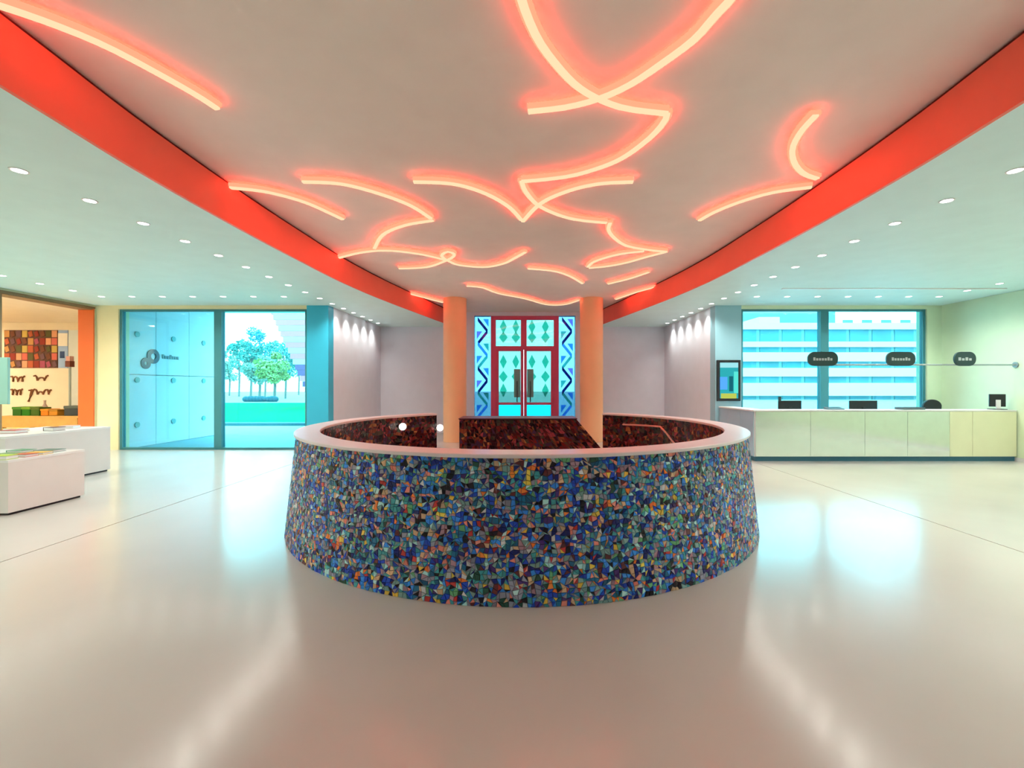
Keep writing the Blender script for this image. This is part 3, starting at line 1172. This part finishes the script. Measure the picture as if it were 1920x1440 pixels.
# ------------------------------------------------------------------ the shop beyond the left wall
SXL, SXR, SYB = -19.0, XL - T, 14.0
shop = structure(MB().box(SXL, SXR, 6.0, SYB, -0.3, 0.0).build('floor_shop', mat('shop_floor', (0.78, 0.62, 0.42), 0.3)))
structure(MB().box(SXL, SXR, 6.0, SYB, ZLOW, ZLOW + 0.1).build('ceiling_shop', M_shop))
structure(MB().box(SXL, SXR - 0.02, SYB, SYB + 0.2, 0, ZLOW).build('wall_shop_back', M_shop))
structure(MB().box(SXL - 0.2, SXL, 6.0, SYB, 0, ZLOW).build('wall_shop_left', M_shop))
structure(MB().box(SXL, SXR, 5.8, 6.0, 0, ZLOW).build('wall_shop_front', M_shop))
structure(MB().box(SXR - 0.02, SXR, YW, SYB + 0.2, 0, ZLOW).build('wall_shop_right', M_shop))
# light panels added out of view to brighten the shop
for (x, y) in ((-12.2, 7.3), (-14.2, 7.3), (-17.6, 9.0), (-17.6, 12.0)):
    p = empty('shop_added_light', (x, y, ZLOW))
    tag(p, 'warm square light added out of view inside the shop', 'ceiling light', 'warm square lights added out of view in the shop')
    MB().box(x - 0.33, x + 0.33, y - 0.33, y - 0.30, ZLOW - 0.02, ZLOW).box(x - 0.33, x + 0.33, y + 0.30, y + 0.33, ZLOW - 0.02, ZLOW) \
        .box(x - 0.33, x - 0.30, y - 0.30, y + 0.30, ZLOW - 0.02, ZLOW).box(x + 0.30, x + 0.33, y - 0.30, y + 0.30, ZLOW - 0.02, ZLOW).build('frame', M_white, p)
    MB().box(x - 0.30, x + 0.30, y - 0.30, y + 0.30, ZLOW - 0.012, ZLOW).build('diffuser', emat('warm_panel', (1.0, 0.80, 0.55), 34.0), p)

# patterned wall hanging
Y = SYB - 0.02
hx0, hx1, hz0, hz1 = PX(8, Y), PX(108, Y), PZ(690, Y), PZ(619, Y)
wh = empty('patterned_hanging', ((hx0 + hx1) / 2, SYB, hz0))
tag(wh, 'wall hanging of red, brown and gold patches high in the shop', 'wall hanging')
bk = MB().box(hx0, hx1, Y, SYB - 0.001, hz0, hz1).build('backing', mat('brown_cloth', (0.13, 0.06, 0.045), 0.8), wh)
pp = [s2l(*c) for c in ((150, 50, 40), (215, 110, 100), (120, 70, 50), (200, 150, 90), (90, 90, 50), (170, 80, 110), (205, 180, 95), (110, 80, 90), (190, 95, 60), (225, 165, 130))]
pm = [mat('patch_%d' % i, c, 0.8) for i, c in enumerate(pp)]
nx, nz = 9, 5
for i in range(nx):
    for j in range(nz):
        a = hx0 + (hx1 - hx0) * (i + 0.06) / nx
        b_ = hx0 + (hx1 - hx0) * (i + 0.94) / nx
        c_ = hz0 + (hz1 - hz0) * (j + 0.06) / nz
        e_ = hz0 + (hz1 - hz0) * (j + 0.94) / nz
        k = random.choice((0, 1)) * 0.3 * (b_ - a)
        idx = (i * 2 + j * 5 + random.choice((0, 0, 1, 3))) % len(pm)
        MB().prism([(a + k, c_), (b_, c_ + k), (b_ - k, e_), (a, e_ - k)], 'y', Y - 0.012, Y - 0.0005).build('patch', pm[idx], bk)
# white and blue banner beside it
bx0, bx1 = PX(109, Y), PX(127, Y)
bn = empty('blue_banner', ((bx0 + bx1) / 2, SYB, hz0))
tag(bn, 'narrow white and blue banner beside the patchwork hanging', 'banner')
cl = MB().box(bx0, bx1, Y, SYB - 0.001, hz0, hz1).build('cloth', mat('banner_blue', (0.35, 0.55, 0.95), 0.7), bn)
MB().box(bx0, bx1, Y - 0.006, Y - 0.0005, hz0 + (hz1 - hz0) * 0.58, hz0 + (hz1 - hz0) * 0.92).build('white_block', M_white, cl)
MB().box(bx0 + 0.06, bx1 - 0.1, Y - 0.006, Y - 0.0005, hz0 + (hz1 - hz0) * 0.26, hz0 + (hz1 - hz0) * 0.44).build('navy_block', mat('banner_navy', (0.02, 0.07, 0.25), 0.7), cl)
structure(MB().box(PX(128.5, Y), PX(149, Y), Y, SYB - 0.001, 0.9, hz1).build('trim_7', mat('shop_blue_white_panel', (0.72, 0.84, 0.92), 0.5)))
# brush script on the wall below, unreadable strokes
M_ink = mat('brown_ink', (0.20, 0.075, 0.025), 0.7)
sc_ = empty('wall_script', (PX(55, Y), SYB, PZ(730, Y)))
tag(sc_, 'two rows of brown brush script on the pale shop wall', 'lettering')


def script(x0, x1, yb, yt, n, name, desc=None):
    pts = []
    N = n * 8
    for i in range(N + 1):
        t = i / N
        a = t * n * 2 * PI
        xx = x0 + (x1 - x0) * t + 2.0 * math.sin(a)
        zz = yb + (yt - yb) * (0.5 + 0.5 * math.sin(a + 1.3)) * (0.75 + 0.25 * math.sin(t * 9))
        pts.append((PX(xx, Y), SYB - 0.016, PZ(zz, Y)))
    MB().tube(pts, 0.024, 6).build(name, M_ink, sc_)


script(20, 46, 716, 703, 3, 'brush_word')
script(63, 90, 714, 702, 2, 'brush_word')
script(20, 42, 741, 727, 3, 'brush_word')
script(54, 96, 740, 729, 4, 'brush_word')
MB().tube([(PX(60, Y), SYB - 0.016, PZ(730, Y)), (PX(57, Y), SYB - 0.016, PZ(742, Y)), (PX(53, Y), SYB - 0.016, PZ(753, Y))], 0.03, 6).build('brush_tail', M_ink, sc_)

# shop table with goods
TY = 11.8
tx0, tx1 = -14.05, PX(152, TY) - 0.02
tz = PZ(780, TY)
tb = empty('shop_table', ((tx0 + tx1) / 2, TY, 0))
tag(tb, 'honey coloured wooden shop table with a lower shelf', 'table')
MB().box(tx0, tx1, TY - 0.05, TY + 0.8, tz - 0.05, tz).build('tabletop', M_wood, tb)
MB().box(tx0 + 0.05, tx1 - 0.05, TY - 0.03, TY - 0.01, tz - 0.30, tz - 0.05).build('apron', M_wood, tb)
MB().box(tx0 + 0.05, tx1 - 0.05, TY, TY + 0.75, 0.06, 0.10).build('shelf', M_wood, tb)
for a in (tx0 + 0.06, tx1 - 0.06):
    for b_ in (TY + 0.03, TY + 0.72):
        MB().box(a - 0.04, a + 0.04, b_ - 0.04, b_ + 0.04, 0, tz - 0.05).build('leg', M_wood, tb)


def goods(pxa, pxb, pyt, c, name, label, z, Y, group=None, lid=None):
    x0, x1 = PX(pxa, Y), PX(pxb, Y)
    r = empty(name, ((x0 + x1) / 2, Y, z))
    tag(r, label, 'box' if 'box' in name else name.split('_')[-1], group)
    zt_ = PZ(pyt, Y)
    cm = mat('goods_%d_%d_%d' % c, s2l(*c), 0.6)
    MB().box(x0, x1, Y, Y + 0.3, z, z + (zt_ - z) * 0.72).build('tray_body', cm, r, bevel=0.01)
    MB().box(x0 - 0.01, x1 + 0.01, Y - 0.01, Y + 0.31, z + (zt_ - z) * 0.72, zt_).build('lid', mat('lid_%d_%d_%d' % (lid or c), s2l(*(lid or c)), 0.6), r, bevel=0.01)


zz = tz + 0.001
goods(23, 39, 763, (30, 110, 20), 'gift_box', 'dark green gift box on the shop table, by the lime lidded one', zz, TY + 0.1, None, (70, 150, 50))
goods(40.5, 56, 763, (20, 130, 10), 'gift_box', 'bright green gift box with a lime lid on the shop table', zz, TY + 0.1, None, (120, 180, 50))
goods(57.5, 73, 764, (60, 110, 20), 'gift_box', 'olive green gift box on the shop table, next to the orange ones', zz, TY + 0.1, None, (90, 120, 40))
goods(76, 90, 767, (235, 140, 20), 'gift_box', 'orange gift box on the shop table next to the green ones', zz, TY + 0.1, None, (240, 160, 40))
goods(91.5, 107, 768, (215, 150, 40), 'gift_box', 'ochre gift box on the shop table', zz, TY + 0.1, None, (190, 140, 40))
goods(120, 147, 761, (50, 70, 85), 'gift_box', 'slate grey gift box at the end of the shop table by the orange jamb', zz, TY + 0.1, None, (80, 100, 105))
goods(18, 42, 818, (185, 80, 60), 'storage_box', 'red storage box on the lower shelf of the shop table', 0.101, TY + 0.15)
goods(60, 76, 815, (90, 55, 45), 'storage_box', 'brown storage box on the lower shelf of the shop table', 0.101, TY + 0.15)
goods(85, 125, 815, (235, 215, 200), 'storage_box', 'cream storage box on the lower shelf of the shop table', 0.101, TY + 0.15)
# bottle and pole
bt = MB().lathe((PX(84, TY + 0.6), TY + 0.6, tz + 0.001), [(0, 0), (.06, 0), (.065, .02), (.065, .22), (.025, .30), (.025, .38), (.03, .385), (.03, .40), (0, .40)], 20)
bo = bt.build('bottle', mat('mauve_glaze', (0.62, 0.48, 0.46), 0.3), smooth=True)
tag(bo, 'mauve bottle standing at the back of the shop table', 'bottle')
pl = empty('pole_sign', (PX(131, 13.2), 13.2, 0))
tag(pl, 'slim grey pole with a dark red box on top in the shop', 'sign')
px_ = PX(131, 13.2)
MB().cyl((px_, 13.2, 0.02), 0.03, PZ(688, 13.2) - 0.02, 12).build('pole', mat('pole_blue_grey', (0.45, 0.58, 0.64), 0.4), pl)
MB().cyl((px_, 13.2, 0), 0.18, 0.02, 20).build('base', M_rail, pl)
MB().box(px_ - 0.07, px_ + 0.07, 13.13, 13.27, PZ(688, 13.2), PZ(677, 13.2)).build('box', mat('dark_red', (0.18, 0.03, 0.02), 0.5), pl)
MB().box(px_ - 0.06, px_ + 0.06, 13.14, 13.26, PZ(677, 13.2), PZ(668, 13.2)).build('pink_cap', mat('dusty_pink', (0.75, 0.42, 0.42), 0.5), pl)

# ------------------------------------------------------------------ outside
M_pave = mat('pale_paving', (0.30, 0.36, 0.38), 0.9, spec=0.1, noise=(1.5, 0.15))
M_lawn = mat('lawn_green', (0.005, 0.30, 0.11), 0.95, spec=0.0, noise=(2.0, 0.25))
M_ext = mat('white_render', (0.78, 0.78, 0.82), 0.6, noise=(0.6, 0.08))
structure(MB().box(-90, 120, YW + 0.3, 140, -0.5, -0.31).build('ground_far', M_pave))
structure(MB().box(-40, XAL - 0.3, YW + 0.3, 17.9, -0.31, -0.03).build('ground_left', mat('blue_paving', (0.22, 0.42, 0.50), 0.6, noise=(1.5, 0.15))))
structure(MB().box(-4, 4, YD + 0.3, 30, -0.31, -0.03).build('ground_door', M_pave))
structure(MB().box(XAR + 0.3, 60, YW + 0.3, 45, -0.31, -0.03).build('ground_right', M_pave))
structure(MB().box(-60, -6, 18.3, 41, -0.31, 0.0).build('lawn', M_lawn))
structure(MB().box(-60, -6, 17.9, 18.3, -0.31, 0.08).build('trim_8', mat('dark_kerb', (0.04, 0.14, 0.17), 0.7)))
structure(MB().box(-60, -6, 41, 43.5, -0.31, 0.02).build('path', M_pave))

# panelled outside wall next to the left window
ew = empty('outside_wall', (-10.35, 13.0, 0))
structure(ew)
ew.name = 'wall_outside'
yy = [11.32, 12.2, 13.4, 14.75]
for a, b_ in zip(yy, yy[1:]):
    for z0, z1 in ((0.0, 1.9), (1.9, 4.6)):
        MB().box(-10.5, -10.2, a + 0.006, b_ - 0.006, z0 - 0.02, z1 - 0.006).build('wall_panel', M_ext, ew)
MB().box(-10.6, -10.5, 11.32, 14.75, -0.03, 4.6).build('backing', M_ext, ew)
for y in (11.6, 12.8, 14.0):
    for z in (0.57, 1.75, 2.95):
        MB().cyl((-10.2, y, z), 0.075, 0.02, 16, 'x').build('round_fixing', mat('teal_fixing', (0.12, 0.45, 0.46), 0.5), ew)
# emblem: two linked rings with a short line of lettering
em = empty('wall_emblem', (-10.2, 12.1, 2.3))
tag(em, 'dark blue emblem of two linked rings with lettering on the outside wall', 'emblem')
M_navy = mat('emblem_navy', (0.01, 0.045, 0.10), 0.5)
MB().ring((-10.199, 12.10, 2.40), 0.085, 0.20, 0.02, 28, 'x').build('large_ring', M_navy, em)
MB().ring((-10.1985, 11.86, 2.20), 0.05, 0.15, 0.02, 24, 'x').build('small_ring', M_navy, em)
m = MB()
for k in range(7):
    y = 12.40 + k * 0.088
    m.box(-10.199, -10.185, y, y + 0.06, 2.36, 2.36 + (0.12 if k in (0, 3) else 0.085))
m.build('lettering', mat('emblem_grey', (0.08, 0.22, 0.26), 0.5), em)


# trees -------------------------------------------------------------------
def tree(x, Y, h, r, c, label, seed):
    rnd = random.Random(seed)
    t = empty('tree', (x, Y, 0))
    tag(t, label, 'tree')
    tr = MB()
    tr.tube([(x, Y, -0.3), (x + 0.1, Y, h * 0.3), (x - 0.05, Y + 0.05, h * 0.62)], 0.14, 8)
    for k in range(5):
        a = rnd.uniform(0, 2 * PI)
        z0 = h * rnd.uniform(0.3, 0.55)
        tr.tube([(x + 0.05, Y, z0), (x + r * 0.6 * math.cos(a), Y + r * 0.6 * math.sin(a), z0 + h * 0.25)], 0.05, 6)
    tr.build('trunk', mat('bark', (0.14, 0.13, 0.12), 0.9), t)
    v, f = [], []
    blobs = [(max(-.6*r, min(.6*r, rnd.gauss(0, r * 0.45))), max(-.6*r, min(.6*r, rnd.gauss(0, r * 0.45))), h * rnd.uniform(0.38, 0.92), r * rnd.uniform(0.3, 0.5)) for _ in range(13)]
    for k in range(1500):
        bx, by, bz, br = rnd.choice(blobs)
        u, w, q = rnd.gauss(0, 1), rnd.gauss(0, 1), rnd.gauss(0, 1)
        l = math.sqrt(u * u + w * w + q * q) or 1
        rr = br * rnd.uniform(0.6, 1.0)
        p = Vector((x + bx + u / l * rr, Y + by + w / l * rr, bz + q / l * rr * 0.8))
        a = Vector((rnd.gauss(0, 1), rnd.gauss(0, 1), rnd.gauss(0, 1))).normalized() * 0.17
        b_ = a.orthogonal().normalized() * 0.10
        o = len(v)
        v += [tuple(p - a), tuple(p + b_), tuple(p + a), tuple(p - b_)]
        f.append((o, o + 1, o + 2, o + 3))
    me = bpy.data.meshes.new('foliage')
    me.from_pydata(v, [], f)
    me.materials.append(c)
    ob = bpy.data.objects.new('foliage', me)
    COL.objects.link(ob)
    ob.parent = t
    ob.matrix_parent_inverse = Matrix.Translation(-Vector(t.location))
    stuff(ob)


G1 = mat('leaf_teal', (0.05, 0.24, 0.22), 0.7)
G2 = mat('leaf_pale', (0.20, 0.32, 0.27), 0.7)
G3 = mat('leaf_olive', (0.24, 0.32, 0.12), 0.7)
G4 = mat('leaf_blue', (0.04, 0.24, 0.32), 0.7)
for k, (px, Y, pyt, r, c, lab) in enumerate((
        (448, 76, 635, 2.0, G1, 'slim teal green tree beyond the lawn, next to the window mullion'),
        (470, 58, 628, 1.7, G1, 'tall teal tree beyond the lawn with a narrow crown'),
        (497, 70, 612, 2.7, G4, 'tallest bluish tree beyond the lawn'),
        (514, 46.5, 655, 1.7, G3, 'low olive tree beyond the lawn'),
        (486, 52, 662, 1.7, G2, 'low pale grey green tree beyond the lawn'),
        (535, 64, 640, 2.6, G1, 'broad teal tree beyond the lawn beside the pink tower'),
        (430, 82, 665, 2.4, G2, 'small pale tree beyond the lawn, half behind the mullion'),
        (560, 88, 645, 3.2, G4, 'bluish tree behind the pink tower'))):
    tree(PX(px, Y), Y, PZ(pyt, Y), r, c, lab, 100 + k)
hd = MB()
hY = 43.0
hx0, hx1 = PX(458, hY), PX(519, hY)
rnd = random.Random(5)
for k in range(10):
    xx = hx0 + (hx1 - hx0) * (k + 0.5) / 10
    hd.sphere((xx, hY, 0.28), 0.30, 10, 6, (1.1, 1.0, rnd.uniform(0.8, 1.1)))
hg = hd.build('hedge', mat('dark_hedge', (0.01, 0.07, 0.10), 0.9, bump=(8, 0.6)), smooth=True)
tag(hg, 'low dark clipped hedge at the far edge of the lawn', 'hedge')

# slatted pink tower leaning outwards
tw = empty('slatted_tower', (-13.6, 30.0, 0))
tag(tw, 'pink and white slatted tower that widens upwards beyond the lawn', 'tower')
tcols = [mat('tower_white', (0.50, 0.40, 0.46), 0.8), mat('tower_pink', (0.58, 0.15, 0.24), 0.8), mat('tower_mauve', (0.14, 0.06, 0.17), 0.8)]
z = 0.0
k = 0
Yt = 30.0
while z < 8.6:
    py = VY - (z + 0.2 - EYE) * F / Yt
    pxl = 575 + (py - 738) * (72 / 165.0)
    xl = PX(min(pxl, 579), Yt)
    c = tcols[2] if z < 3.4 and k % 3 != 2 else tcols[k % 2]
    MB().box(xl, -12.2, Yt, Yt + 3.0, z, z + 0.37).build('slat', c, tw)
    z += 0.38
    k += 1

# office building beyond the right window
oY = 60.0
ob_ = empty('office_building', (42, oY, 0))
tag(ob_, 'pale office building with white bands and strips of windows beyond the right window', 'building')
M_band = mat('office_white', (0.62, 0.66, 0.66), 0.6)
M_strip = mat('office_glass', (0.05, 0.20, 0.25), 0.5, noise=(0.3, 0.3))
ox0, ox1 = PX(1380, oY), PX(1760, oY)
rows = [(775, 752, 'band'), (752, 742, 'strip'), (742, 718, 'band'), (718, 706, 'strip'), (706, 690, 'band'), (690, 678, 'strip'), (678, 661, 'band'),
        (661, 651, 'strip'), (651, 641, 'band'), (641, 618, 'strip'), (618, 606, 'band')]
for (yb, yt, kind) in rows:
    z0, z1 = PZ(yb, oY), PZ(yt, oY)
    if kind == 'band':
        MB().box(ox0, ox1, oY - 0.4, oY + 10, z0, z1).build('floor_band', M_band, ob_)
    else:
        n = 9
        ww = MB().box(ox0, ox1, oY + 0.2, oY + 9.9, z0, z1).build('window_wall', mat('office_reveal', (0.16, 0.30, 0.32), 0.6), ob_)
        for i in range(n):
            a = ox0 + (ox1 - ox0) * i / n
            b_ = ox0 + (ox1 - ox0) * (i + 1) / n
            MB().box(a + 0.25, b_ - 0.25, oY + 0.1, oY + 0.2, z0, z1).build('window_pane', M_strip, ww)
# roof volumes
MB().box(PX(1438, oY), PX(1478, oY), oY + 2, oY + 9, PZ(606, oY), PZ(590, oY)).build('roof_block', mat('roof_grey', (0.55, 0.68, 0.72), 0.7), ob_)
b2 = empty('teal_building', (45, 52, 0))
tag(b2, 'taller teal clad building rising beside the pale office block', 'building')
tY = 52.0
MB().box(PX(1560, tY), PX(1790, tY), tY + 20, tY + 30, -0.3, PZ(560, tY + 20)).build('body', mat('teal_cladding', (0.10, 0.38, 0.40), 0.6, noise=(0.2, 0.2)), b2)
for i in range(5):
    a = PX(1580 + 36 * i, tY + 20)
    MB().box(a, a + 1.6, tY + 19.9, tY + 20, PZ(632, tY + 20), PZ(600, tY + 20)).build('window', mat('teal_dark_glass', (0.08, 0.36, 0.42), 0.2), b2)
